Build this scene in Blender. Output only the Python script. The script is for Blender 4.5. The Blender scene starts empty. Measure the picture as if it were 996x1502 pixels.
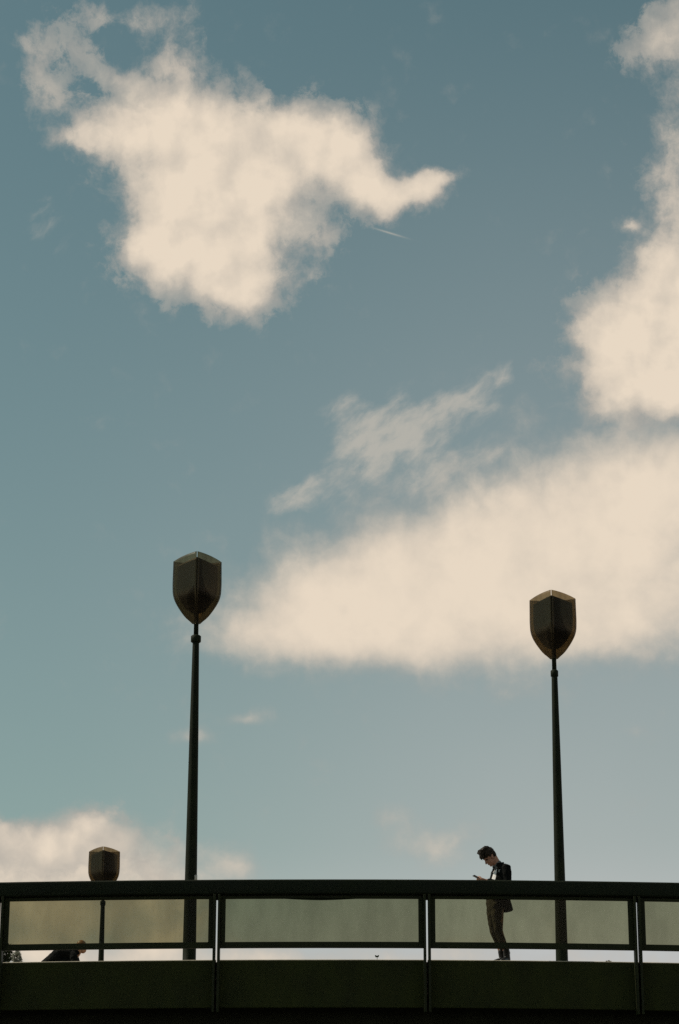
import bpy, bmesh, math, random
from mathutils import Vector, Matrix, Euler
random.seed(7)
R = math.radians
scene = bpy.context.scene
C = scene.collection

# ------------------------------------------------------------------ camera
F_PX, CX, CY = 3706.0, 498.0, 751.0          # focal length and centre in photo pixels (996 x 1502)
PITCH, ROLL = R(18.8), R(0.12)
CAM_H = 1.6
cam_d = bpy.data.cameras.new('camera'); cam = bpy.data.objects.new('camera', cam_d); C.objects.link(cam)
cam_d.sensor_fit = 'VERTICAL'; cam_d.sensor_height = 36.0; cam_d.lens = F_PX/1502*36.0
cam_d.clip_start = 0.1; cam_d.clip_end = 6000
CAM_ROT = Matrix.Rotation(R(90)+PITCH, 4, 'X') @ Matrix.Rotation(ROLL, 4, 'Z')
cam.matrix_world = Matrix.Translation((0, 0, CAM_H)) @ CAM_ROT
scene.camera = cam

def ray(px, py):
    return (CAM_ROT.to_3x3() @ Vector(((px-CX)/F_PX, -(py-CY)/F_PX, -1.0))).normalized()
def at(px, py, Y):
    d = ray(px, py); t = Y/d.y
    return Vector((d.x*t, Y, CAM_H+d.z*t))
def azel(px, py):
    d = ray(px, py)
    return math.degrees(math.atan2(d.x, d.y)), math.degrees(math.asin(d.z))

# ------------------------------------------------------------------ light and exposure
SEED = 4.45
SKY_TINT, VEIL = (0.755, 0.825, 0.555), 0.61
SUN_EL, SUN_AZ = R(50), R(-80)               # azimuth measured from +Y towards +X: sun behind the bridge, to the left
sd = Vector((math.sin(SUN_AZ)*math.cos(SUN_EL), math.cos(SUN_AZ)*math.cos(SUN_EL), math.sin(SUN_EL)))
sun_d = bpy.data.lights.new('sun', 'SUN'); sun = bpy.data.objects.new('sun', sun_d); C.objects.link(sun)
sun_d.energy = 3.2; sun_d.angle = R(0.53); sun_d.color = (1.0, 0.90, 0.76)
sun.rotation_euler = (-sd).to_track_quat('-Z', 'Y').to_euler(); sun.location = sd*60
scene.view_settings.view_transform = 'Standard'; scene.view_settings.look = 'None'
scene.view_settings.exposure = 0.0; scene.view_settings.gamma = 1.0
scene.render.film_transparent = False
scene.cycles.use_denoising = False
scene.cycles.use_adaptive_sampling = True; scene.cycles.adaptive_threshold = .01; scene.cycles.adaptive_min_samples = 12
scene.cycles.max_bounces = 8; scene.cycles.transparent_max_bounces = 24

# ------------------------------------------------------------------ sky with clouds (world, by direction)
world = bpy.data.worlds.new('World'); scene.world = world; world.use_nodes = True
NT = world.node_tree; NT.nodes.clear()
class G:
    """tiny node helper"""
    def __init__(s, nt): s.nt = nt
    def n(s, t, **kw):
        nd = s.nt.nodes.new(t)
        for k, v in kw.items(): setattr(nd, k, v)
        return nd
    def l(s, a, b): s.nt.links.new(a, b)
    def put(s, sock, v):
        if hasattr(v, 'is_linked') or isinstance(v, bpy.types.NodeSocket): s.l(v, sock)
        else: sock.default_value = v
    def m(s, op, a, b=None, c=None, clamp=False):
        nd = s.n('ShaderNodeMath', operation=op); nd.use_clamp = clamp
        s.put(nd.inputs[0], a)
        if b is not None: s.put(nd.inputs[1], b)
        if c is not None: s.put(nd.inputs[2], c)
        return nd.outputs[0]
    def v(s, op, a, b=None, sc=None):
        nd = s.n('ShaderNodeVectorMath', operation=op)
        s.put(nd.inputs[0], a)
        if b is not None: s.put(nd.inputs[1], b)
        if sc is not None: s.put(nd.inputs[3], sc)
        return nd.outputs[0] if op not in ('LENGTH', 'DOT_PRODUCT') else nd.outputs[1]
    def step(s, x, a, b, lo=0.0, hi=1.0, kind='SMOOTHSTEP'):
        nd = s.n('ShaderNodeMapRange', interpolation_type=kind)
        s.put(nd.inputs[0], x); s.put(nd.inputs[1], a); s.put(nd.inputs[2], b); s.put(nd.inputs[3], lo); s.put(nd.inputs[4], hi)
        return nd.outputs[0]
    def noise(s, vec, scale, detail=6, rough=.55, dist=0, lac=2.0, col=False):
        nd = s.n('ShaderNodeTexNoise'); nd.noise_dimensions = '3D'
        s.put(nd.inputs['Vector'], vec); nd.inputs['Scale'].default_value = scale
        nd.inputs['Detail'].default_value = detail; nd.inputs['Roughness'].default_value = rough
        nd.inputs['Lacunarity'].default_value = lac; nd.inputs['Distortion'].default_value = dist
        return nd.outputs['Color'] if col else nd.outputs['Fac']
    def mix(s, f, a, b):
        nd = s.n('ShaderNodeMix', data_type='RGBA', blend_type='MIX')
        s.put(nd.inputs[0], f); s.put(nd.inputs[6], a); s.put(nd.inputs[7], b)
        return nd.outputs[2]
g = G(NT)
tc = g.n('ShaderNodeTexCoord'); D = tc.outputs['Generated']
sep = g.n('ShaderNodeSeparateXYZ'); g.l(D, sep.inputs[0])
az = g.m('MULTIPLY', g.m('ARCTAN2', sep.outputs[0], sep.outputs[1]), 57.29578)
el = g.m('MULTIPLY', g.m('ARCSINE', sep.outputs[2]), 57.29578)
comb = g.n('ShaderNodeCombineXYZ'); g.l(az, comb.inputs[0]); g.l(el, comb.inputs[1]); comb.inputs[2].default_value = 1.0
PN = g.v('ADD', comb.outputs[0], (0, 0, SEED)); P = comb.outputs[0]                                       # direction in degrees of azimuth and elevation
def blobs(p, lst):
    """soft union of ellipses; centres and radii listed in photo pixels, turned into sky degrees"""
    tot = None
    for b in lst:
        cx, cy, rx, ry = b[:4]; rot = b[4] if len(b) > 4 else 0; w = b[5] if len(b) > 5 else 1.0
        a, e = azel(cx, cy); k = 64.7
        # homogeneous rows (P.z is 1): position along each axis of the turned ellipse, in units of its radius
        ra, re_, c_, s_ = rx/k/math.cos(R(e)), ry/k, math.cos(R(rot)), math.sin(R(rot))
        u = g.v('DOT_PRODUCT', p, (c_/ra, s_/ra, -(a*c_+e*s_)/ra)); w_ = g.v('DOT_PRODUCT', p, (-s_/re_, c_/re_, (a*s_-e*c_)/re_))
        q = g.m('MULTIPLY_ADD', w_, w_, g.m('MULTIPLY', u, u))
        f = g.m('POWER', 0.5, q)                           # half strength at the listed radius
        f = g.m('MULTIPLY_ADD', f, -w, 1.0)
        tot = f if tot is None else g.m('MULTIPLY', tot, f)
    return g.m('SUBTRACT', 1.0, tot)

def wv(scale, det):
    return g.v('SUBTRACT', g.noise(PN, scale, det, .55, col=True), (.5, .5, .5))
w_big, w_small = wv(.24, 2), wv(.95, 5)
def shift(p, w, a): return g.v('ADD', p, g.v('MULTIPLY', w, (a, a, 0)))
# ---- crisp cumulus
A = [(330,290,112,100), (305,362,84,58), (345,415,44,38), (425,218,100,46), (236,330,38,54), (505,228,62,38), (565,274,52,28),
     (632,262,42,24), (258,200,80,58), (125,198,56,24,0,.78), (46,92,32,46,0,.52), (75,140,45,18,10,.48), (120,66,46,20,0,.44), (160,14,76,20,0,.50), (236,44,34,46,0,.50),
     (262,98,34,30,0,.58), (180,112,56,16,-12,.48), (165,165,60,20,0,.44), (55,1238,66,42,0,.85), (140,1215,54,30,0,.72), (5,1228,50,42,0,.75), (205,1252,50,34,0,.55), (250,1288,44,28,0,.45), (468,362,20,32,-60,.45), (425,418,26,18,0,.35),
     (990,30,48,60,0,.52), (940,90,36,34,30,.40), (992,150,36,70,0,.56), (965,240,32,60,0,.44), (1005,300,38,70,0,.56), (950,350,26,40,30,.40),
     (975,410,58,62), (905,486,56,34,0,.9), (960,545,92,50), (1020,470,100,110), (868,486,32,20,0,.8), (882,560,34,28,0,.7), (912,328,11,9,0,.6)]
w_fine = wv(3.3, 3)
PA = shift(shift(shift(P, w_big, 1.4), w_small, .70), w_fine, .16)
FA = blobs(PA, A)
QA = shift(PN, w_small, .5)
nA = g.noise(shift(QA, w_fine, .10), 1.4, 10, .67); nA2 = g.noise(PN, .62, 3, .5)
nzA = g.m('ADD', g.m('MULTIPLY_ADD', nA, 1.8, -0.92), g.m('MULTIPLY_ADD', nA2, .7, -0.36))
dA = g.m('MULTIPLY_ADD', nzA, g.m('MULTIPLY_ADD', FA, -.85, 1.32), g.m('MULTIPLY', FA, 1.12))      # torn at the rim, solid in the body
aA = g.m('MULTIPLY', g.step(dA, .20, g.step(nA2, .38, .62, .90, .50)), g.step(FA, .05, .24))      # crisp here, feathered there
aA = g.m('MULTIPLY', aA, g.m('ADD', g.step(FA, .20, .78, .40, .86), g.step(dA, .5, 1.1, 0, .18), clamp=True))   # thin rims let the blue through
tA = g.m('ADD', g.m('MULTIPLY', g.step(FA, .40, 1.0), .62), g.step(dA, .45, 1.2, 0, .45, 'LINEAR'))
# relief: the billows are brighter on the side turned to the sun
nAo = g.noise(g.v('ADD', QA, (-.22, .26, 0)), 1.25, 4, .5); nAs = g.noise(QA, 1.25, 4, .5)
tA = g.m('ADD', tA, g.m('MULTIPLY', g.m('SUBTRACT', nAs, nAo), .75))
tA = g.m('ADD', tA, g.m('MULTIPLY_ADD', nA2, 1.1, -.62))
# ---- soft sheet
B = [(815,795,240,100,16,.92), (1000,714,145,86,0,.95), (600,848,180,70,13,.9), (720,850,230,82,0,.7), (455,888,88,44,14,.75), (560,918,170,40,0,.75), (900,885,170,56,0,.85),
     (390,930,70,20,10,.32), (640,945,130,16,0,.25), (60,1255,90,46,0,.8), (150,1240,80,40,0,.6), (215,1280,80,44,0,.62), (0,1275,70,60,0,.7), (95,1335,130,40,0,.8), (215,1385,80,26,20,.8), (60,1400,70,24,0,.7),
     (350,1266,34,24,0,.62), (356,1062,30,11,0,.46), (275,1084,44,14,0,.44), (582,1208,34,22,0,.40), (640,1248,48,28,0,.46), (720,1408,420,24,0,.42), (380,1404,100,18,0,.5)]
PB = shift(shift(P, w_big, .9), w_small, .28)
FB = blobs(PB, B)
nB = g.noise(shift(PN, w_small, .45), 1.0, 8, .6)
dB = g.m('MULTIPLY_ADD', g.m('MULTIPLY_ADD', nB, 1.25, -0.60), g.m('MULTIPLY_ADD', FB, -.72, 1.0), g.m('MULTIPLY', FB, 1.08))
dB = g.m('ADD', dB, g.m('MULTIPLY_ADD', nA2, .3, -0.15))
aB = g.step(dB, .12, .98); tB = g.step(dB, .25, 1.05, kind='LINEAR')
# ---- torn wisps
W = [(560,655,90,48,32,1.0), (470,715,62,18,35,.95), (610,640,74,32,25,.9), (690,592,52,26,38,.85), (735,556,26,16,40,.75), (660,690,110,26,18,.8), (520,612,60,24,10,.7),
     (420,735,34,12,25,.5), (330,962,90,12,-3,.45), (735,940,40,10,-25,.7), (930,955,60,14,0,.6), (70,290,26,40,-30,.42), (70,355,46,40,0,.36), (850,340,12,14,-60,.5), (820,590,26,14,0,.5), (935,335,30,10,-40,.5)]
mpw = g.n('ShaderNodeMapping', vector_type='TEXTURE'); mpw.inputs['Rotation'].default_value = (0, 0, R(34)); mpw.inputs['Scale'].default_value = (1.7, .85, 1); g.l(QA, mpw.inputs['Vector'])
PW = shift(shift(P, w_big, .7), w_small, .5)
FW = blobs(PW, W)
nW = g.noise(mpw.outputs[0], 1.5, 8, .58)
dW = g.m('ADD', FW, g.m('MULTIPLY_ADD', nW, 2.4, -1.32))
aW = g.m('MULTIPLY', g.step(dW, .18, 1.15), g.step(FW, .06, .5))
aW = g.m('MULTIPLY', aW, .64)
# ---- contrail
K = blobs(P, [(571, 341.5, 17, 1.1, -15.5, 1.0)])
aK = g.m('MULTIPLY', K, .30)
# ---- the same broken cloud goes on round the rest of the sky
nG = g.noise(D, 3.4, 8, .55, .3)
out_az = g.step(g.m('ABSOLUTE', az), 8.5, 13.0); out_el = g.step(el, 31.0, 35.0)
outm = g.m('MAXIMUM', out_az, out_el)
aG = g.m('MULTIPLY', g.step(nG, .50, .66), outm)
# ---- compose
sky = g.n('ShaderNodeTexSky', sky_type='NISHITA'); sky.sun_disc = False
sky.sun_elevation = SUN_EL; sky.sun_rotation = SUN_AZ; sky.altitude = 0; sky.air_density = 1.0; sky.dust_density = .5; sky.ozone_density = 1.0
base = g.v('MULTIPLY', sky.outputs[0], SKY_TINT)
S = 0.10
def cl(r, gg, b): return (r/S, gg/S, b/S, 1)
# thin pale veil that thickens towards the horizon
veil = g.m('MULTIPLY', g.m('POWER', g.step(el, 31.0, 8.0, kind='LINEAR'), 1.35), VEIL)
veil = g.m('MULTIPLY', veil, g.step(az, -9.0, 6.5, .30, 1.02))
veil = g.m('MULTIPLY', veil, g.m('MULTIPLY_ADD', g.noise(D, 5.0, 4, .5), .5, .75))
base = g.mix(veil, base, cl(.545, .53, .525))
base = g.mix(g.step(el, 11.5, 7.5, 0, .62), base, cl(.60, .585, .60))       # pale band above the horizon
thin, thick = cl(.42, .395, .355), cl(.80, .685, .55)
fine = g.noise(QA, 2.6, 6, .6)
def cloudcol(t, amt):
    t2 = g.m('ADD', t, g.m('MULTIPLY_ADD', fine, amt, -amt*.5), clamp=True)
    return g.mix(t2, thin, thick)
col = g.mix(aG, base, g.mix(g.step(nG, .52, .72), thin, thick))
col = g.mix(aK, col, thick)
col = g.mix(aW, col, g.mix(aW, cl(.45,.43,.39), cl(.66,.58,.48)))
col = g.mix(aB, col, cloudcol(g.m('ADD', tB, g.m('MULTIPLY_ADD', nA2, .5, -.28)), .2))
col = g.mix(aA, col, cloudcol(tA, .22))
bg = g.n('ShaderNodeBackground'); g.l(col, bg.inputs[0]); bg.inputs[1].default_value = S
world.cycles.sampling_method = 'MANUAL'; world.cycles.sample_map_resolution = 512
wo = g.n('ShaderNodeOutputWorld'); g.l(bg.outputs[0], wo.inputs[0])

# ------------------------------------------------------------------ materials
MATS = {}
def mat(name, col, rough=.6, metal=0.0, var=.25, scale=6.0, bump=.15, bscale=40.0, spec=.5, stretch=1.0):
    if name in MATS: return MATS[name]
    m = bpy.data.materials.new(name); m.use_nodes = True; nt = m.node_tree; nt.nodes.clear(); h = G(nt)
    t = h.n('ShaderNodeTexCoord'); o = t.outputs['Object']
    nz = h.noise(h.v('MULTIPLY', o, (1, 1, stretch)) if stretch != 1 else o, scale, 6, .6)
    c0 = tuple(c*(1-var) for c in col)+(1,); c1 = tuple(min(1, c*(1+var)) for c in col)+(1,)
    b = h.n('ShaderNodeBsdfPrincipled')
    h.l(h.mix(h.step(nz, .3, .7), c0, c1), b.inputs['Base Color'])
    h.l(h.step(nz, .2, .8, max(.05, rough-.12), min(1, rough+.12), 'LINEAR'), b.inputs['Roughness'])
    b.inputs['Metallic'].default_value = metal; b.inputs['Specular IOR Level'].default_value = spec
    if bump:
        bp = h.n('ShaderNodeBump'); bp.inputs['Strength'].default_value = bump; bp.inputs['Distance'].default_value = .01
        h.l(h.noise(o, bscale, 4, .6), bp.inputs['Height']); h.l(bp.outputs[0], b.inputs['Normal'])
    mo = h.n('ShaderNodeOutputMaterial'); h.l(b.outputs[0], mo.inputs[0])
    MATS[name] = m; return m
def sheet(name, tint, solid, fac, rough=.15, gloss=.06, dirt=0.0):
    """thin tinted transparent sheet with a weak reflection and some body colour"""
    if name in MATS: return MATS[name]
    m = bpy.data.materials.new(name); m.use_nodes = True; nt = m.node_tree; nt.nodes.clear(); h = G(nt)
    t = h.n('ShaderNodeTexCoord'); nz = h.noise(h.v('MULTIPLY', t.outputs['Object'], (1, 1, .35)), 3.0, 7, .62)
    oi = h.n('ShaderNodeObjectInfo'); vary = h.step(oi.outputs['Random'], 0, 1, .94, 1.04, 'LINEAR')
    tr = h.n('ShaderNodeBsdfTransparent')
    h.l(h.v('SCALE', h.mix(h.step(nz, .3, .75), tuple(c*(1-dirt) for c in tint)+(1,), tuple(tint)+(1,)), sc=vary), tr.inputs[0])
    pr = h.n('ShaderNodeBsdfPrincipled'); pr.inputs['Base Color'].default_value = tuple(solid)+(1,); pr.inputs['Roughness'].default_value = .5
    mx = h.n('ShaderNodeMixShader'); mx.inputs[0].default_value = fac; h.l(tr.outputs[0], mx.inputs[1]); h.l(pr.outputs[0], mx.inputs[2])
    gl = h.n('ShaderNodeBsdfGlossy'); gl.inputs['Roughness'].default_value = rough
    fr = h.n('ShaderNodeFresnel'); fr.inputs[0].default_value = 1.45
    m2 = h.n('ShaderNodeMixShader'); h.l(h.m('MULTIPLY', fr.outputs[0], gloss*10), m2.inputs[0]); h.l(mx.outputs[0], m2.inputs[1]); h.l(gl.outputs[0], m2.inputs[2])
    mo = h.n('ShaderNodeOutputMaterial'); h.l(m2.outputs[0], mo.inputs[0])
    MATS[name] = m; return m
M_ASPH = mat('asphalt', (.05, .05, .048), .9, 0, .25, 3, .4, 60)
M_PAVE = mat('deck_paving', (.22, .20, .17), .85, 0, .2, 2, .3, 50)
M_FASC = mat('fascia_paint', (.024, .029, .006), .65, 0, .24, 2.0, .12, 25, .12, .5)
M_SOFF = mat('dark_concrete', (.02, .022, .012), .9, 0, .2, 2, .3, 30, .1)
M_RAIL = mat('rail_paint', (.008, .012, .004), .6, 0, .2, 3, .08, 50, .15)
M_FRAME = mat('frame_bronze', (.018, .022, .007), .6, 0, .2, 4, .08, 60, .15)
M_POLE = mat('pole_paint', (.010, .014, .006), .6, 0, .25, 5, .1, 60, .1)
M_GLASS = sheet('bronze_glass', (.605, .60, .485), (.10, .10, .06), .008, .1, .02, .12)
M_SHELL = sheet('smoked_acrylic', (.61, .54, .41), (.07, .055, .03), .07, .25, .018, .25)
M_CORE = mat('lamp_core', (.030, .024, .010), .4, 0, .4, 5, .1, 30, .25)
M_SKIN = mat('skin', (.40, .20, .125), .55, 0, .12, 14, .1, 90)
M_HAIR = mat('hair', (.022, .014, .007), .55, 0, .4, 40, .6, 120, .2)
M_JACK = mat('jacket_cloth', (.0065, .007, .006), .9, 0, .2, 20, .3, 160, .08)
M_TROU = mat('trouser_cloth', (.046, .037, .018), .85, 0, .2, 14, .3, 160)
M_SHIRT = mat('shirt_cloth', (.75, .74, .72), .8, 0, .05, 10, .2, 120)
M_GREY = mat('grey_cloth', (.12, .125, .12), .85, 0, .1, 10, .2, 120)
M_SHOE = mat('shoe_leather', (.012, .011, .010), .35, 0, .2, 12, .15, 70)
M_PHONE = mat('phone_black', (.010, .010, .011), .2, 0, .1, 5, 0)
M_BELT = mat('belt_leather', (.02, .014, .010), .5, 0, .2, 12, .1, 70)
M_METAL = mat('pale_metal', (.55, .53, .48), .35, .9, .1, 8, 0)
M_LEAF = mat('leaf_dark', (.040, .060, .018), .6, 0, .35, 30, 0)
M_LEAF2 = mat('leaf_silver', (.36, .37, .31), .6, 0, .3, 30, 0)
M_STEM = mat('stem', (.05, .04, .025), .8, 0, .3, 20, 0)
M_STICK = mat('sticker_paper', (.45, .44, .38), .7, 0, .15, 30, 0)
M_TRIM = mat('edge_trim', (.50, .46, .35), .8, 0, .2, 3, .2, 40)
M_BALD = mat('tanned_skin', (.40, .20, .10), .4, 0, .15, 14, .1, 90)

# ------------------------------------------------------------------ object helpers
def obj(name, me, m=None, parent=None, loc=None, rot=None, smooth=True, kind=None):
    if isinstance(me, bmesh.types.BMesh):
        b = me; me = bpy.data.meshes.new(name); bmesh.ops.recalc_face_normals(b, faces=b.faces); b.to_mesh(me); b.free()
    o = bpy.data.objects.new(name, me); C.objects.link(o)
    if m is not None and len(me.materials) == 0: me.materials.append(m)
    if smooth: me.shade_smooth() if hasattr(me, 'shade_smooth') else None
    else: me.shade_flat() if hasattr(me, 'shade_flat') else None
    if parent: o.parent = parent
    if loc is not None: o.location = loc
    if rot is not None: o.rotation_euler = rot
    if kind: o['kind'] = kind
    return o
def thing(name, label, cat, loc=(0, 0, 0), rz=0, group=None):
    o = bpy.data.objects.new(name, None); C.objects.link(o); o.empty_display_size = .2
    o.location = loc; o.rotation_euler = (0, 0, rz); tag(o, label, cat, group); return o
def tag(o, label, cat, group=None):
    o['label'] = label; o['category'] = cat
    if group: o['group'] = group
    return o
def box_bm(x0, x1, y0, y1, z0, z1, bev=0.0, seg=2, bm=None):
    new = bm is None
    if new: bm = bmesh.new()
    r = bmesh.ops.create_cube(bm, size=1.0)
    for v in r['verts']:
        v.co = Vector((x0+(v.co.x+.5)*(x1-x0), y0+(v.co.y+.5)*(y1-y0), z0+(v.co.z+.5)*(z1-z0)))
    if bev and new: bmesh.ops.bevel(bm, geom=bm.edges[:], offset=bev, segments=seg, affect='EDGES', profile=.5)
    return bm
def ring_mesh(bm, rings, cap=True, closed=True):
    """rings: list of equal-length point lists"""
    vs = [[bm.verts.new(p) for p in r] for r in rings]
    n = len(vs[0])
    for a, b in zip(vs, vs[1:]):
        for i in range(n if closed else n-1):
            bm.faces.new((a[i], a[(i+1) % n], b[(i+1) % n], b[i]))
    if cap and closed:
        bm.faces.new(vs[0][::-1]); bm.faces.new(vs[-1])
    return bm
def lathe(prof, n=32, bm=None):
    bm = bm or bmesh.new()
    return ring_mesh(bm, [[(r*math.cos(2*math.pi*i/n), r*math.sin(2*math.pi*i/n), z) for i in range(n)] for r, z in prof])
def tube(bm, pts, radii, n=14, side=Vector((0, 1, 0)), ends=True):
    """loft along pts; radii are r or (r_side, r_other); rounded ends"""
    pts = [Vector(p) for p in pts]; rings = []
    rr = [(r, r) if not isinstance(r, (tuple, list)) else r for r in radii]
    def frame(t):
        t = t.normalized(); s = side - t*side.dot(t)
        if s.length < .2: s = Vector((1, 0, 0)) - t*t.x
        s.normalize(); return s, t.cross(s)
    def ring(c, t, a, b):
        s, o = frame(t)
        return [c + s*(a*math.cos(2*math.pi*i/n)) + o*(b*math.sin(2*math.pi*i/n)) for i in range(n)]
    k = len(pts)
    for i in range(k):
        t = pts[min(i+1, k-1)] - pts[max(i-1, 0)]
        a, b = rr[i]
        if i == 0 and ends:
            for f, s_ in ((.9, .4), (.55, .8)): rings.append(ring(pts[0]-t.normalized()*min(a, b)*f, t, a*s_, b*s_))
        rings.append(ring(pts[i], t, a, b))
        if i == k-1 and ends:
            for f, s_ in ((.55, .8), (.9, .4)): rings.append(ring(pts[i]+t.normalized()*min(a, b)*f, t, a*s_, b*s_))
    return ring_mesh(bm, rings)
def ball(bm, c, r, rot=None, sub=2):
    res = bmesh.ops.create_icosphere(bm, subdivisions=sub, radius=1.0)
    mtx = Matrix.Translation(c) @ (rot.to_4x4() if rot else Matrix()) @ Matrix.Diagonal((r[0], r[1], r[2], 1))
    bmesh.ops.transform(bm, matrix=mtx, verts=res['verts'])
def remesh(bm, voxel, smooth_it=3, smooth_f=.5, disp=None):
    """fuse overlapping closed lofts into one continuous surface"""
    bmesh.ops.triangulate(bm, faces=bm.faces[:])
    for _ in range(3):
        le = [e for e in bm.edges if e.calc_length() > .03]
        if not le: break
        bmesh.ops.subdivide_edges(bm, edges=le, cuts=1); bmesh.ops.triangulate(bm, faces=[f for f in bm.faces if len(f.verts) > 3])
    me = bpy.data.meshes.new('tmp'); bmesh.ops.recalc_face_normals(bm, faces=bm.faces); bm.to_mesh(me); bm.free()
    o = bpy.data.objects.new('tmp', me); tmp_scene = bpy.data.scenes.new('tmp'); tmp_scene.collection.objects.link(o)
    md = o.modifiers.new('r', 'REMESH'); md.mode = 'VOXEL'; md.voxel_size = voxel; md.use_smooth_shade = True
    if smooth_it:
        ms = o.modifiers.new('s', 'SMOOTH'); ms.factor = smooth_f; ms.iterations = smooth_it
    tmp_scene.view_layers[0].update(); dg = tmp_scene.view_layers[0].depsgraph
    out = bpy.data.meshes.new_from_object(o.evaluated_get(dg)); 
    bpy.data.objects.remove(o); bpy.data.meshes.remove(me); bpy.data.scenes.remove(tmp_scene)
    if disp:
        from mathutils import noise as mn
        a, s = disp; nrm = [v.normal.copy() for v in out.vertices]
        for v, n_ in zip(out.vertices, nrm):
            v.co += n_*(mn.noise(v.co*s)*a + mn.noise(v.co*s*2.3)*a*.5)
    return out

# ------------------------------------------------------------------ setting: ground
gb = bmesh.new()
q = [gb.verts.new(p) for p in ((-1500, -1500, 0), (1500, -1500, 0), (1500, 1500, 0), (-1500, 1500, 0))]; gb.faces.new(q)
obj('ground', gb, M_ASPH, smooth=False, kind='structure')

# ------------------------------------------------------------------ raised deck
YF = 36.5                                           # plane of the deck's front edge
top = at(540, 1408.5, YF); X0, Z0 = top.x, top.z    # crown of the slightly arched deck
def zc(x): return Z0 - .0019*(x-X0)**2
PXM = (at(936, 1400, YF-.06).x - at(318, 1400, YF-.06).x)/2
POST0 = at(317.5, 1400, YF-.06).x
posts = [POST0 + PXM*i - (.095 if i < 0 else 0) for i in range(-6, 9)]      # the bay left of POST0 is a little longer
deck = thing('pedestrian_deck', 'dark green raised pedestrian deck with plain fascia panels under the railing', 'bridge', (0, YF, 0))
def swept(name, xs, y0, y1, z0, z1, m, parent, bev=0.0, oy=YF, smooth=False, bf=None):
    """a beam of rectangular section that follows the deck's arch; z relative to the deck edge"""
    bm = bmesh.new(); b = bev
    sec = [(y0+b, z0), (y1-b, z0), (y1, z0+b), (y1, z1-b), (y1-b, z1), (y0+b, z1), (y0, z1-b), (y0, z0+b)] if b else [(y0, z0), (y1, z0), (y1, z1), (y0, z1)]
    ring_mesh(bm, [[(x, y-oy, zc(x)+z) for y, z in sec] for x in xs])
    return obj(name, bm, m, parent, smooth=smooth)
for a, b in zip(posts, posts[1:]):
    n = 6; xs = [a+.008+(b-a-.016)*i/n for i in range(n+1)]
    swept('fascia_panel', xs, YF, YF+.06, -.675, 0.0, M_FASC, deck, .008)
    swept('edge_trim', xs, YF+.004, YF+.058, -.001, .013, M_TRIM, deck, .0068)
xs = [posts[0]+(posts[-1]-posts[0])*i/60 for i in range(61)]
swept('deck_slab', xs, YF+.062, 76, -.42, -.012, M_PAVE, deck)
swept('soffit_beam', xs, YF+.45, YF+1.1, -1.5, -.422, M_SOFF, deck)
swept('soffit_beam', xs, 55, 56, -1.5, -.422, M_SOFF, deck)
swept('soffit_beam', xs, 74, 75, -1.5, -.422, M_SOFF, deck)
for px_ in (posts[2]+1, posts[7]+1.5, posts[12]+1):
    for py_ in (YF+.78, 55.5, 74.5):
        bm = lathe([(.45, 0), (.45, .3), (.38, .34), (.38, zc(px_)-1.55), (.46, zc(px_)-1.52), (.46, zc(px_)-1.44)], 24)
        obj('pier', bm, M_SOFF, deck, (px_, py_-YF, 0))

# ------------------------------------------------------------------ railing
rail = thing('glass_railing', 'dark railing with bronze tinted glass panels along the deck edge', 'railing', (0, YF, 0))
YP = YF-.075                                        # centre of the posts, outside the fascia
# handrail: rounded box section
def handrail():
    bm = bmesh.new(); sec = []
    y0, y1, z0, z1, r = -.10, .10, .925, 1.145, .03
    for cy, cz, a0 in ((y1-r, z1-r, 0), (y0+r, z1-r, 90), (y0+r, z0+r, 180), (y1-r, z0+r, 270)):
        for k in range(5):
            a = R(a0+k*22.5); sec.append((cy+r*math.cos(a), cz+r*math.sin(a)))
    ring_mesh(bm, [[(x, YP-YF+y, zc(x)+z) for y, z in sec] for x in xs])
    return obj('handrail', bm, M_RAIL, rail)
handrail()
PW_, SL = .036, .030                                # plate width, slit between the two plates
for p in posts:
    po = obj('post', box_bm(p-SL/2, p+SL/2, YP-YF-.02, YP-YF+.02, zc(p)+.86, zc(p)+.922), M_FRAME, rail, smooth=False)   # spacer block
    for s in (-1, 1):
        a, b = sorted((p+s*SL/2, p+s*(SL/2+PW_)))
        bm = box_bm(a, b, YP-YF-.135, YP-YF+.068, zc(p)-.76, zc(p)+.924, .004, 1)
        obj('post_plate', bm, M_FRAME, po, smooth=False)
        for zz in (-.2, -.5):
            pass
    for zz in (-.18, -.52):                          # bolts that tie the plates to the fascia
        bm = bmesh.new(); bmesh.ops.create_cone(bm, cap_ends=True, segments=8, radius1=.012, radius2=.012, depth=.115)
        obj('bolt', bm, M_FRAME, po, (p, YP-YF+.02, zc(p)+zz), (0, R(90), 0), smooth=False)
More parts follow.
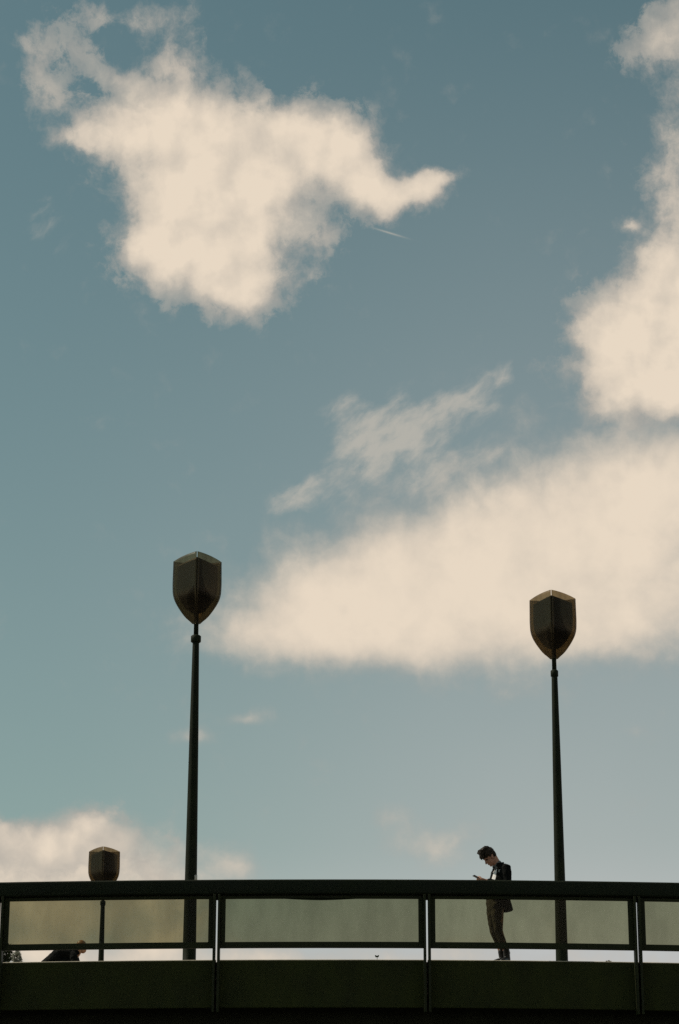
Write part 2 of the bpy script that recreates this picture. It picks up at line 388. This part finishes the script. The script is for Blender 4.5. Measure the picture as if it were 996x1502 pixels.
for i, (a, b) in enumerate(zip(posts, posts[1:])):
    e = SL/2+PW_+.001; x0, x1 = a+e, b-e; st = .070; zm = lambda x: zc(x)
    n = 8
    def beam(xa, xb, z0, z1, y0=-.03, y1=.03, bev=.004):
        xx = [xa+(xb-xa)*k/n for k in range(n+1)]; bm = bmesh.new()
        sec = [(y0+bev, z0), (y1-bev, z0), (y1, z0+bev), (y1, z1-bev), (y1-bev, z1), (y0+bev, z1), (y0, z1-bev), (y0, z0+bev)]
        return ring_mesh(bm, [[(x, YP-YF+y, zc(x)+z) for y, z in sec] for x in xx])
    fr = obj('panel_frame', beam(x0, x1, .165, .250), M_FRAME, rail, smooth=False)
    obj('frame_rail', beam(x0, x1, .878, .9235), M_FRAME, fr, smooth=False)
    for xa, xb in ((x0, x0+st), (x1-st, x1)):
        xm = (xa+xb)/2
        obj('frame_stile', box_bm(xa, xb, YP-YF-.029, YP-YF+.029, zc(xm)+.2495, zc(xm)+.8785, .003, 1), M_FRAME, fr, smooth=False)
    gm = beam(x0+st-.012, x1-st+.012, .24, .89, -.005, .005, .001)
    obj('glass_pane', gm, M_GLASS, fr, smooth=False)
    if i == 6:                                      # a gasket that has slipped out of the top rail
        bm = bmesh.new(); xa, xb = at(392, 1320, YP).x, at(552, 1320, YP).x; N = 20; rings = []
        for k in range(N+1):
            t = k/N; x = xa+(xb-xa)*t; dz = .027*math.sin(math.pi*t)**2*(1-.25*(t-.5)) + .001
            z1 = zc(x)+.880; rings.append([(x, YP-YF-.012, z1-dz), (x, YP-YF+.002-.010, z1-dz), (x, YP-YF-.010, z1), (x, YP-YF-.014, z1)])
        ring_mesh(bm, rings); obj('loose_gasket', bm, M_RAIL, fr)

# ------------------------------------------------------------------ street lamps
H_HEAD, HW = 1.13, .412
PROF = [(0, .12), (.02, .22), (.08, .42), (.14, .555), (.24, .745), (.35, .91), (.45, .985), (.6, 1.0), (1, .985)]
def head_r(t):
    """half diagonal of the head at height fraction t (0 bottom, 1 top)"""
    def lin(u):
        for (t0, r0), (t1, r1) in zip(PROF, PROF[1:]):
            if u <= t1: return r0+(r1-r0)*max(0, u-t0)/(t1-t0)
        return PROF[-1][1]
    return HW*sum(lin(min(1, max(0, t+d))) for d in (-.03, 0, .03))/3
def petal(z0, h, sc, gap, topdip, thick, u_bulge=.05, tlo=0.0, thi=1.0, ns=12, nv=26, low=0.0, side=0, arch=0.0):
    """one of four curved shield panels round the stem, between two corners of the square plan"""
    bm = bmesh.new(); grids = []
    for off in (0, -thick):
        gr = []
        for j in range(nv+1):
            row = []
            for i in range(ns+1):
                u = i/ns; t = tlo+(thi-tlo)*j/nv
                # shoulders of the shield sit lower than its middle
                s = abs(2*u-1); zt = t*h + (-topdip*s**2.2 - low*(u if side else 1-u) + arch*(1-s*s))*max(0, (t-.55)/.45)
                r = head_r(t)*sc + off
                c0 = Vector((r, 0)); c1 = Vector((0, r))
                p = c0.lerp(c1, gap+(1-2*gap)*u); nrm = Vector((1, 1)).normalized()
                p = p + nrm*(r*u_bulge*(1-s*s))
                row.append(bm.verts.new((p.x, p.y, z0+zt)))
            gr.append(row)
        grids.append(gr)
    A_, B_ = grids
    for j in range(nv):
        for i in range(ns):
            bm.faces.new((A_[j][i], A_[j][i+1], A_[j+1][i+1], A_[j+1][i])); bm.faces.new((B_[j][i], B_[j+1][i], B_[j+1][i+1], B_[j][i+1]))
    for j in range(nv):
        for i in (0, ns):
            bm.faces.new((A_[j][i], A_[j+1][i], B_[j+1][i], B_[j][i]))
    for i in range(ns):
        for j in (0, nv):
            bm.faces.new((A_[j][i], A_[j][i+1], B_[j][i+1], B_[j][i]))
    return bm
ZH = 6.08                                           # height of the head's bottom above the deck
LAMP_MESH = {}
def make_lamp(name, label, base, rz, collar=.082, sticker=False, pole_k=1.0):
    t = thing(name, label, 'street lamp', base, 0, 'lamps on the deck')
    bm = lathe([(.16, 0), (.16, .02), (.108*pole_k, .03), (.105*pole_k, .9), (.094*pole_k, 2.2), (.074*pole_k, 4.2), (.054*pole_k, 5.76), (.050*pole_k, 5.78)], 28)
    obj('pole', bm, M_POLE, t)
    bm = lathe([(collar*.8, 5.76), (collar, 5.775), (collar, 5.865), (collar*.8, 5.88)], 28); obj('collar', bm, M_POLE, t)
    bm = lathe([(.040, 5.86), (.038, ZH+.2), (.030, ZH+1.02), (.01, ZH+1.04)], 20); obj('stem', bm, M_POLE, t)
    for k in range(4):
        if k % 2 not in LAMP_MESH:
            o = obj('shade_panel', petal(ZH, H_HEAD, 1.0, .014, 0, .010, .035, low=.06, side=k % 2, arch=.014), M_SHELL, t)
            i = obj('reflector', petal(ZH+.15, .90, .83, .0, .0, .012, .02, .05, 1.0, low=.055, side=k % 2), M_CORE, o); LAMP_MESH[k % 2] = (o.data, i.data)
        else:
            o = obj('shade_panel', LAMP_MESH[k % 2][0], None, t); i = obj('reflector', LAMP_MESH[k % 2][1], None, o)
        o.rotation_euler.z = rz+k*math.pi/2
    # cross-shaped carrier inside the reflectors
    bm = bmesh.new()
    for k in range(2):
        box_bm(-.30, .30, -.008, .008, ZH+.62, ZH+.66, bm=bm) if k == 0 else box_bm(-.008, .008, -.30, .30, ZH+.624, ZH+.656, bm=bm)
    obj('carrier', bm, M_POLE, t, rot=(0, 0, rz), smooth=False)
    bm = lathe([(.05, ZH+.40), (.085, ZH+.44), (.085, ZH+.86), (.05, ZH+.9)], 20); obj('lamp_body', bm, M_CORE, t)
    if sticker:
        d = base; sz = at(287, 1289, d.y).z - d.z
        bm = bmesh.new(); r0 = .1085
        rings = []
        for k in range(6):
            a = R(-52+k*7); rings.append([(r0*math.cos(a)*rr, r0*math.sin(a)*rr, sz+zz) for rr, zz in ((.93, -.05), (.93, .05), (1.0, .05), (1.0, -.05))])
        ring_mesh(bm, rings); obj('sticker', bm, M_STICK, t)
    return t
def on_deck(px, py, Y):
    p = at(px, py, Y); return Vector((p.x, Y, zc(p.x)-.012))
RZ = R(-90)
make_lamp('street_lamp', 'tall lamp whose shield-shaped head shows a slit at its top, pole with small pale sticker', on_deck(277.5, 1408, 40.0), R(2), .084, True)
make_lamp('street_lamp', 'tall lamp beside the standing man, head of four smoked panels', on_deck(824.3, 1408, 42.1), R(-8), .066, pole_k=.97)
make_lamp('street_lamp', 'distant lamp whose head barely clears the handrail, near the bent-over person', on_deck(148.2, 1409, 64.4), R(0), .07)

# ------------------------------------------------------------------ standing man
V = Vector
def man():
    YM = YF+.36
    base = at(738.5, 1408, YM); base.z = zc(base.x)-.012
    phi = R(18)
    t = thing('person', 'man in dark jacket and khaki trousers looking down at his phone behind the railing', 'person', base, math.pi+phi)
    # local axes: x forward, y left, z up
    hc = V((.185, 0, 1.575)); hr = Matrix.Rotation(R(40), 3, 'Y')
    def H(f, l, u): return hc + hr @ V((f, l, u))
    # --- body: one continuous skin
    b = bmesh.new()
    ball(b, H(-.012, 0, .035), (.096, .074, .090), hr, 3)
    ball(b, H(.022, 0, -.035), (.068, .058, .082), hr, 3)
    ball(b, H(.052, 0, -.098), (.030, .032, .024), hr)
    tube(b, [H(.080, 0, .012), H(.098, 0, -.018), H(.106, 0, -.034)], [.009, .013, .014], 10)
    ball(b, H(.082, 0, .030), (.016, .048, .012), hr)
    ball(b, H(.084, 0, -.066), (.012, .022, .009), hr)
    for s in (-1, 1):
        ball(b, H(-.005, s*.074, -.012), (.018, .009, .032), hr)
    tube(b, [H(-.045, 0, -.02), (.085, 0, 1.50), (.035, 0, 1.44), (.0, 0, 1.36)], [(.056, .060), (.058, .060), (.064, .064), (.10, .07)], 16)
    tube(b, [(.0, 0, 1.40), (.03, 0, 1.28), (.075, 0, 1.10), (.105, 0, .96), (.105, 0, .86)], [(.15, .08), (.155, .10), (.14, .095), (.15, .10), (.14, .10)], 18)
    for s in (-1, 1):
        lean = .0 if s > 0 else .02
        tube(b, [(.10, s*.085, .90), (.098, s*.085, .70), (.088+lean, s*.072, .49), (.01+lean, s*.065, .28), (-.04+lean, s*.058, .09)], [.085, .075, .056, .042, .030], 14)
        tube(b, [(-.04+lean, s*.058, .06), (.05+lean, s*(.075), .035)], [.04, .03], 10)
        sh = V((.0, s*.185, 1.40)); elb = V((.0, s*.235, 1.115)); wr = V((.275, s*.075+.01, 1.212))
        tube(b, [sh*1, sh.lerp(elb, .5), elb], [.055, .048, .040], 12)
        tube(b, [elb, elb.lerp(wr, .4), wr], [.042, .038, .026], 12)
        # hand: palm + five bent fingers closing on the phone
        dirv = (V((.34, s*.045, 1.242))-wr).normalized(); side = V((0, s, 0)); up = dirv.cross(side)*s
        if up.z < 0: up = -up
        palm = wr+dirv*.055
        tube(b, [wr, wr+dirv*.03, palm+dirv*.02], [(.024, .017), (.036, .016), (.040, .014)], 12, side=side)
        for k, (o_, L) in enumerate(((-.030, .074), (-.010, .082), (.010, .076), (.030, .060))):
            k0 = palm+dirv*.018+side*o_
            k1 = k0+dirv*L*.45-up*.010; k2 = k1+dirv*L*.22+up*.018-side*.006; k3 = k2-dirv*L*.05+up*.020-side*.012
            tube(b, [k0-dirv*.01, k1, k2, k3], [.0095, .0088, .008, .0068], 8)
        th = palm-dirv*.02-side*.030
        tube(b, [th, th+dirv*.03-side*.012+up*.022, th+dirv*.062-side*.004+up*.034], [.012, .0105, .008], 8)
    obj('body', remesh(b, .0062, 2), M_SKIN, t)
    for s in (-1, 1):
        bm = bmesh.new(); ball(bm, H(.074, s*.030, .004), (.012, .013, .012), hr); e = obj('eye', bm, M_HAIR, t)
    # --- hair: cap, short sides, brushed-up fringe
    b = bmesh.new()
    ball(b, H(-.014, 0, .066), (.106, .083, .092), hr, 3)
    ball(b, H(-.055, 0, .018), (.062, .072, .078), hr, 3)
    tube(b, [H(-.05, 0, .125), H(.02, 0, .142), H(.060, 0, .126), H(.086, 0, .094)], [(.060, .040), (.066, .044), (.064, .042), (.052, .034)], 14)
    for s in (-1, 1): tube(b, [H(.0, s*.070, .06), H(.004, s*.076, .015)], [(.012, .03), (.006, .016)], 10)
    rnd = random.Random(3)
    for k in range(34):
        l = rnd.uniform(-.06, .06); f0 = rnd.uniform(-.07, .035)
        p0 = H(f0, l, .14+rnd.uniform(-.01, .01)); p1 = H(f0+.04, l*1.05, .170+rnd.uniform(-.016, .014)); p2 = H(f0+.078, l*1.1, .142+rnd.uniform(-.03, .02))
        tube(b, [p0, p1, p2], [.014, .011, .004], 6)
    for k in range(26):
        l = rnd.uniform(-.06, .06); p0 = H(.06, l, .115); p1 = H(.098+rnd.uniform(-.012, .010), l, .090+rnd.uniform(-.01, .02)); p2 = H(.110+rnd.uniform(-.02, .012), l*1.05, .050+rnd.uniform(-.022, .03))
        tube(b, [p0, p1, p2], [.016, .012, .004], 6)
    obj('hair', remesh(b, .0048, 1, .4, (.004, 60)), M_HAIR, t)
    # --- trousers
    b = bmesh.new()
    tube(b, [(.11, 0, .985), (.115, 0, .90), (.11, 0, .80)], [(.165, .118), (.175, .125), (.165, .11)], 20)
    for s in (-1, 1):
        lean = .0 if s > 0 else .012
        tube(b, [(.115, s*.085, .88), (.118, s*.082, .72), (.108+lean, s*.074, .60), (.092+lean, s*.068, .48), (.030+lean, s*.063, .32), (-.022+lean, s*.060, .22), (-.034+lean, s*.059, .165)],
             [.098, .088, .073, .063, .052, .048, .047], 16)
    obj('trousers', remesh(b, .0075, 3, .5, (.007, 16)), M_TROU, t)
    bm = bmesh.new()
    ring_mesh(bm, [[(.112+rx*math.cos(a)*1.0, ry*math.sin(a), z) for a in [2*math.pi*i/28 for i in range(28)]] for rx, ry, z in ((.126, .172, .955), (.130, .176, .957), (.130, .176, .993), (.126, .172, .995))])
    be = obj('belt', bm, M_BELT, t)
    obj('buckle', box_bm(.241, .249, -.022, .022, .956, .994, .004, 1), M_METAL, be)
    # --- shirt
    b = bmesh.new()
    tube(b, [(.112, 0, .975), (.100, 0, 1.05), (.070, 0, 1.18), (.035, 0, 1.30), (.012, 0, 1.40), (.025, 0, 1.445)], [(.155, .114), (.155, .118), (.165, .122), (.165, .118), (.14, .085), (.085, .07)], 22)
    obj('shirt', remesh(b, .008, 2, .5, (.004, 18)), M_SHIRT, t)
    b = bmesh.new()
    tube(b, [(.04, 0, 1.43), (.062, 0, 1.475)], [(.080, .078), (.073, .072)], 20)
    obj('shirt_collar', remesh(b, .006, 1), M_GREY, t)
    # --- necktie: narrow dark strip down the front
    bm = bmesh.new(); rings = []
    for x_, z_, w_ in ((.118, 1.445, .014), (.134, 1.40, .018), (.158, 1.30, .022), (.196, 1.18, .026), (.221, 1.06, .030), (.232, 1.0, .004)):
        rings.append([(x_, -w_, z_), (x_, w_, z_), (x_+.008, w_, z_), (x_+.008, -w_, z_)])
    ring_mesh(bm, rings); obj('necktie', bm, M_JACK, t)
    # --- open jacket
    b = bmesh.new(); NA = 26
    lev = [(.045, .80, .200, .215, 40), (.055, .88, .186, .198, 40), (.070, 1.0, .166, .188, 40), (.058, 1.13, .160, .195, 50), (.030, 1.27, .158, .204, 52), (.005, 1.37, .138, .200, 50), (.010, 1.43, .105, .150, 46), (.055, 1.485, .084, .090, 44)]
    rings = []
    for cx, z, rx, ry, op in lev:
        o_ = []; i_ = []
        for k in range(NA+1):
            a = R(op)+(2*math.pi-2*R(op))*k/NA
            cc, ss = math.cos(a), math.sin(a)
            back = .0
            o_.append((cx+rx*cc, ry*ss, z)); i_.append((cx+(rx-.022)*cc, (ry-.022)*ss, z))
        rings.append(o_+i_[::-1])
    ring_mesh(b, rings)
    for s in (-1, 1):
        sh = V((.0, s*.172, 1.395)); elb = V((.0, s*.228, 1.115)); wr = V((.240, s*.095+.008, 1.200))
        tube(b, [V((.01, s*.10, 1.43)), sh, sh.lerp(elb, .35), sh.lerp(elb, .7), elb], [(.05, .05), .078, .072, .064, .058], 14)
        tube(b, [elb, elb.lerp(wr, .35), elb.lerp(wr, .7), wr], [.058, .055, .050, .043], 14)
        # lapel
        lp = [V((.085, s*.080, 1.45)), V((.112, s*.112, 1.37)), V((.132, s*.128, 1.27)), V((.165, s*.138, 1.15)), V((.185, s*.130, 1.05))]
        tube(b, lp, [(.020, .010), (.032, .011), (.026, .011), (.016, .010), (.012, .009)], 10, side=V((0, 1, 0)))
    tube(b, [(.105, -.074, 1.452), (.065, -.084, 1.482), (-.005, -.058, 1.497), (-.024, 0, 1.500), (-.005, .058, 1.497), (.065, .084, 1.482), (.105, .074, 1.452)], [.014]*7, 10)
    obj('jacket', remesh(b, .0072, 3, .5, (.006, 14)), M_JACK, t)
    # --- shoes
    for s in (-1, 1):
        lean = .0 if s > 0 else .025
        toe = R(42)*s if s > 0 else R(-12)*s
        b = bmesh.new()
        def Q(f, l, z):
            c = V((-.03+lean, s*.058, 0)); return c+V((f*math.cos(toe)-l*math.sin(toe), f*math.sin(toe)+l*math.cos(toe), z))
        tube(b, [Q(-.055, 0, .045), Q(.0, 0, .065), Q(.07, 0, .060), Q(.14, 0, .046), Q(.175, 0, .036)], [(.036, .042), (.040, .06), (.044, .050), (.044, .036), (.034, .024)], 14, side=V((-math.sin(toe), math.cos(toe), 0)))
        tube(b, [Q(-.012, 0, .06), Q(.0, 0, .13), Q(.016, 0, .215)], [.050, .050, .050], 12)
        so = obj('shoe', remesh(b, .0065, 2), M_SHOE, t)
        bm = bmesh.new(); out = []
        for k in range(24):
            a = 2*math.pi*k/24; out.append((.062+.142*math.cos(a), .045*math.sin(a)*(1-.12*math.cos(a))))
        ring_mesh(bm, [[Q(f, l, z) for f, l in out] for z in (.0, .022)])
        obj('sole', bm, M_SHOE, so)
    # --- phone (held: a thing of its own)
    c = t.matrix_basis if False else Matrix.Translation(base) @ Matrix.Rotation(math.pi+phi, 4, 'Z')
    bm = box_bm(-.075, .075, -.037, .037, -.0045, .0045, .004, 2)
    ph = obj('smartphone', bm, M_PHONE)
    ph.matrix_world = c @ Matrix.Translation((.385, .01, 1.262)) @ Matrix.Rotation(R(-24), 4, 'Y')
    tag(ph, 'dark smartphone held in the standing man\'s hands', 'phone')
    bm = box_bm(-.066, .066, -.033, .033, 0, .0006); s_ = obj('screen', bm, mat('screen_glass', (.02, .022, .025), .08, 0, 0, 5, 0), ph, (0, 0, .0048), smooth=False)
man()

# ------------------------------------------------------------------ bent-over person further back on the deck
def bent():
    Y = 44.0
    c = at(60, 1411, Y); bx = c.x+.14; bz = zc(bx)-.012
    t = thing('person', 'person in dark clothes bent forward, only back and bare round head visible over deck edge', 'person', (bx, Y, bz))
    zt = c.z-bz                                      # height of the line of sight above the deck
    hd = at(119.5, 1388, Y); hx, hz = hd.x-bx, hd.z-bz
    b = bmesh.new()
    ball(b, (hx-.005, 0, hz+.018), (.088, .074, .092), None, 3); ball(b, (hx+.030, 0, hz-.055), (.060, .055, .070), None, 3)
    tube(b, [(hx+.07, 0, hz+.0), (hx+.100, 0, hz-.035)], [.010, .014], 8)
    for s in (-1, 1): ball(b, (hx-.01, s*.076, hz-.01), (.018, .009, .030))
    tube(b, [(hx-.03, 0, hz-.05), (hx-.07, 0, hz-.13), (hx-.14, 0, hz-.17)], [.056, .058, .09], 14)
    tube(b, [(hx-.14, 0, hz-.18), (hx-.34, 0, hz-.16), (.02, 0, zt-.06), (-.02, 0, zt-.22)], [(.12, .07), (.12, .08), (.12, .08), (.12, .08)], 16)
    for s in (-1, 1):
        tube(b, [(-.02, s*.09, zt-.2), (.10, s*.10, .52), (.02, s*.10, .08)], [.085, .06, .04], 12)
        tube(b, [(.02, s*.10, .05), (.14, s*.11, .035)], [.04, .03], 10)
        tube(b, [(hx-.12, s*.15, hz-.22), (hx-.09, s*.23, hz-.42), (hx+.02, s*.16, hz-.66)], [.04, .036, .026], 10)
        w = V((hx+.02, s*.16, hz-.66))
        for k in range(4): tube(b, [w+V((0, (k-1.5)*.016, 0)), w+V((.03, (k-1.5)*.02, -.06)), w+V((.02, (k-1.5)*.02, -.10))], [.012, .009, .007], 7)
        tube(b, [w, w+V((.04, -s*.04, -.03)), w+V((.05, -s*.05, -.06))], [.013, .010, .008], 7)
    obj('body', remesh(b, .0075, 2), M_BALD, t)
    b = bmesh.new()
    tube(b, [(hx-.085, 0, hz-.115), (hx-.16, 0, hz-.135), (hx-.34, 0, hz-.115), (.10, 0, zt+.03), (-.06, 0, zt-.10), (-.08, 0, zt-.24)], [(.085, .07), (.20, .11), (.21, .14), (.19, .14), (.18, .13), (.18, .12)], 18)
    tube(b, [(hx-.12, 0, hz-.26), (hx-.34, 0, hz-.30), (.12, 0, zt-.14)], [(.17, .10), (.19, .14), (.18, .15)], 16)
    for s in (-1, 1):
        tube(b, [(hx-.13, s*.15, hz-.17), (hx-.11, s*.20, hz-.24), (hx-.09, s*.23, hz-.42), (hx+.01, s*.17, hz-.62)], [.075, .07, .058, .042], 12)
    obj('jacket', remesh(b, .009, 3, .5, (.012, 11)), M_JACK, t)
    b = bmesh.new(); tube(b, [(-.05, 0, zt-.16), (-.03, 0, zt-.34)], [(.17, .12), (.17, .12)], 16)
    for s in (-1, 1): tube(b, [(-.02, s*.09, zt-.26), (.11, s*.10, .52), (.02, s*.10, .10)], [.095, .08, .065], 12)
    obj('trousers', remesh(b, .01, 3), M_JACK, t)
    for s in (-1, 1):
        b = bmesh.new(); tube(b, [(-.03, s*.10, .045), (.06, s*.105, .045), (.18, s*.11, .032)], [(.04, .04), (.046, .042), (.036, .026)], 12); tube(b, [(.0, s*.10, .05), (.01, s*.10, .12)], [.045, .045], 10)
        obj('shoe', remesh(b, .009, 2), M_SHOE, t)
bent()

# ------------------------------------------------------------------ plants at the left end, and small bits on the edge
def leaf(bm, p, d, L, w, up):
    d = d.normalized(); s = d.cross(up)
    if s.length < .1: s = d.cross(V((1, 0, 0)))
    s.normalize(); n_ = s.cross(d)
    pts = [p, p+d*L*.35+s*w+n_*L*.06, p+d*L*.75+s*w*.7, p+d*L-n_*L*.1, p+d*L*.75-s*w*.7, p+d*L*.35-s*w+n_*L*.06]
    v = [bm.verts.new(q) for q in pts]; mid = bm.verts.new(p+d*L*.5-n_*L*.05)
    for i in range(6): bm.faces.new((v[i], v[(i+1) % 6], mid))
def bush(name, label, c, rad, n, L, w, m, seed, cat='plant'):
    rnd = random.Random(seed); base = V((c.x, c.y, zc(c.x)-.012)); t = thing(name, label, cat, base)
    cc = V(c)-base; bm = bmesh.new(); stem = bmesh.new()
    for k in range(9):
        a = rnd.uniform(0, 6.28); e = cc+V((math.cos(a)*rad[0]*.7, math.sin(a)*rad[1]*.7, rnd.uniform(-.4, .6)*rad[2]))
        tube(stem, [V((math.cos(a)*.04, math.sin(a)*.04, 0)), e*.6+V((0, 0, .1)), e], [.014, .010, .005], 6)
    for k in range(n):
        d = V((rnd.gauss(0, 1), rnd.gauss(0, 1), rnd.gauss(0, 1))).normalized(); r = rnd.uniform(.35, 1)**.6*(1+.18*math.sin(5*d.x+3*d.z+seed))
        p = cc+V((d.x*rad[0]*r, d.y*rad[1]*r, d.z*rad[2]*r))
        dd = d+V((rnd.gauss(0, .5), rnd.gauss(0, .5), rnd.gauss(.1, .5)))
        leaf(bm, p, dd, L*rnd.uniform(.6, 1.2), w*rnd.uniform(.7, 1.2), V((rnd.gauss(0, .3), rnd.gauss(0, .3), 1)))
    obj('foliage', bm, m, t, smooth=False); obj('stems', stem, M_STEM, t)
c = at(1, 1403, 39.5); bush('shrub', 'dark leafy shrub behind the railing beside the pale tufted plant', c, (.17, .18, .20), 1100, .060, .018, M_LEAF, 2)
c = at(25, 1405, 38.9); bush('tufted_plant', 'pale silvery tufted plant between the dark shrub and bent-over person', c, (.062, .07, .10), 700, .040, .008, M_LEAF2, 5)
def weed():
    p = at(553, 1408, YF+.03); z = zc(p.x)+.013
    t = thing('weed', 'tiny dark weed with two leaves sprouting on the deck edge', 'plant', (p.x, YF+.03, z))
    bm = bmesh.new(); tube(bm, [(0, 0, -.004), (.004, 0, .03), (.0, 0, .05)], [.004, .0035, .003], 6); obj('stem', bm, M_STEM, t)
    for s in (-1, 1):
        bm = bmesh.new(); leaf(bm, V((0, 0, .032)), V((s*.75, -.1, .9)), .045, .014, V((0, 1, .2)))
        obj('leaf', bm, M_LEAF, t, smooth=False)
weed()
def debris():
    p = at(892, 1409, YF+.03)
    bm = bmesh.new()
    for k, (dx, h) in enumerate(((-.02, .018), (.012, .026), (.035, .012))):
        ball(bm, (dx, 0, h*.45), (.020, .015, h*.6), Matrix.Rotation(k*1.1, 3, 'Z'), 1)
    for v in bm.verts: v.co += V((random.uniform(-.003, .003), random.uniform(-.003, .003), random.uniform(-.003, .003)))
    o = obj('crumpled_leaf', remesh(bm, .004, 1), M_STEM, None, (p.x, YF+.03, zc(p.x)+.013))
    tag(o, 'small crumpled dry leaf lying on the deck edge past the lamp pole', 'leaf')
debris()
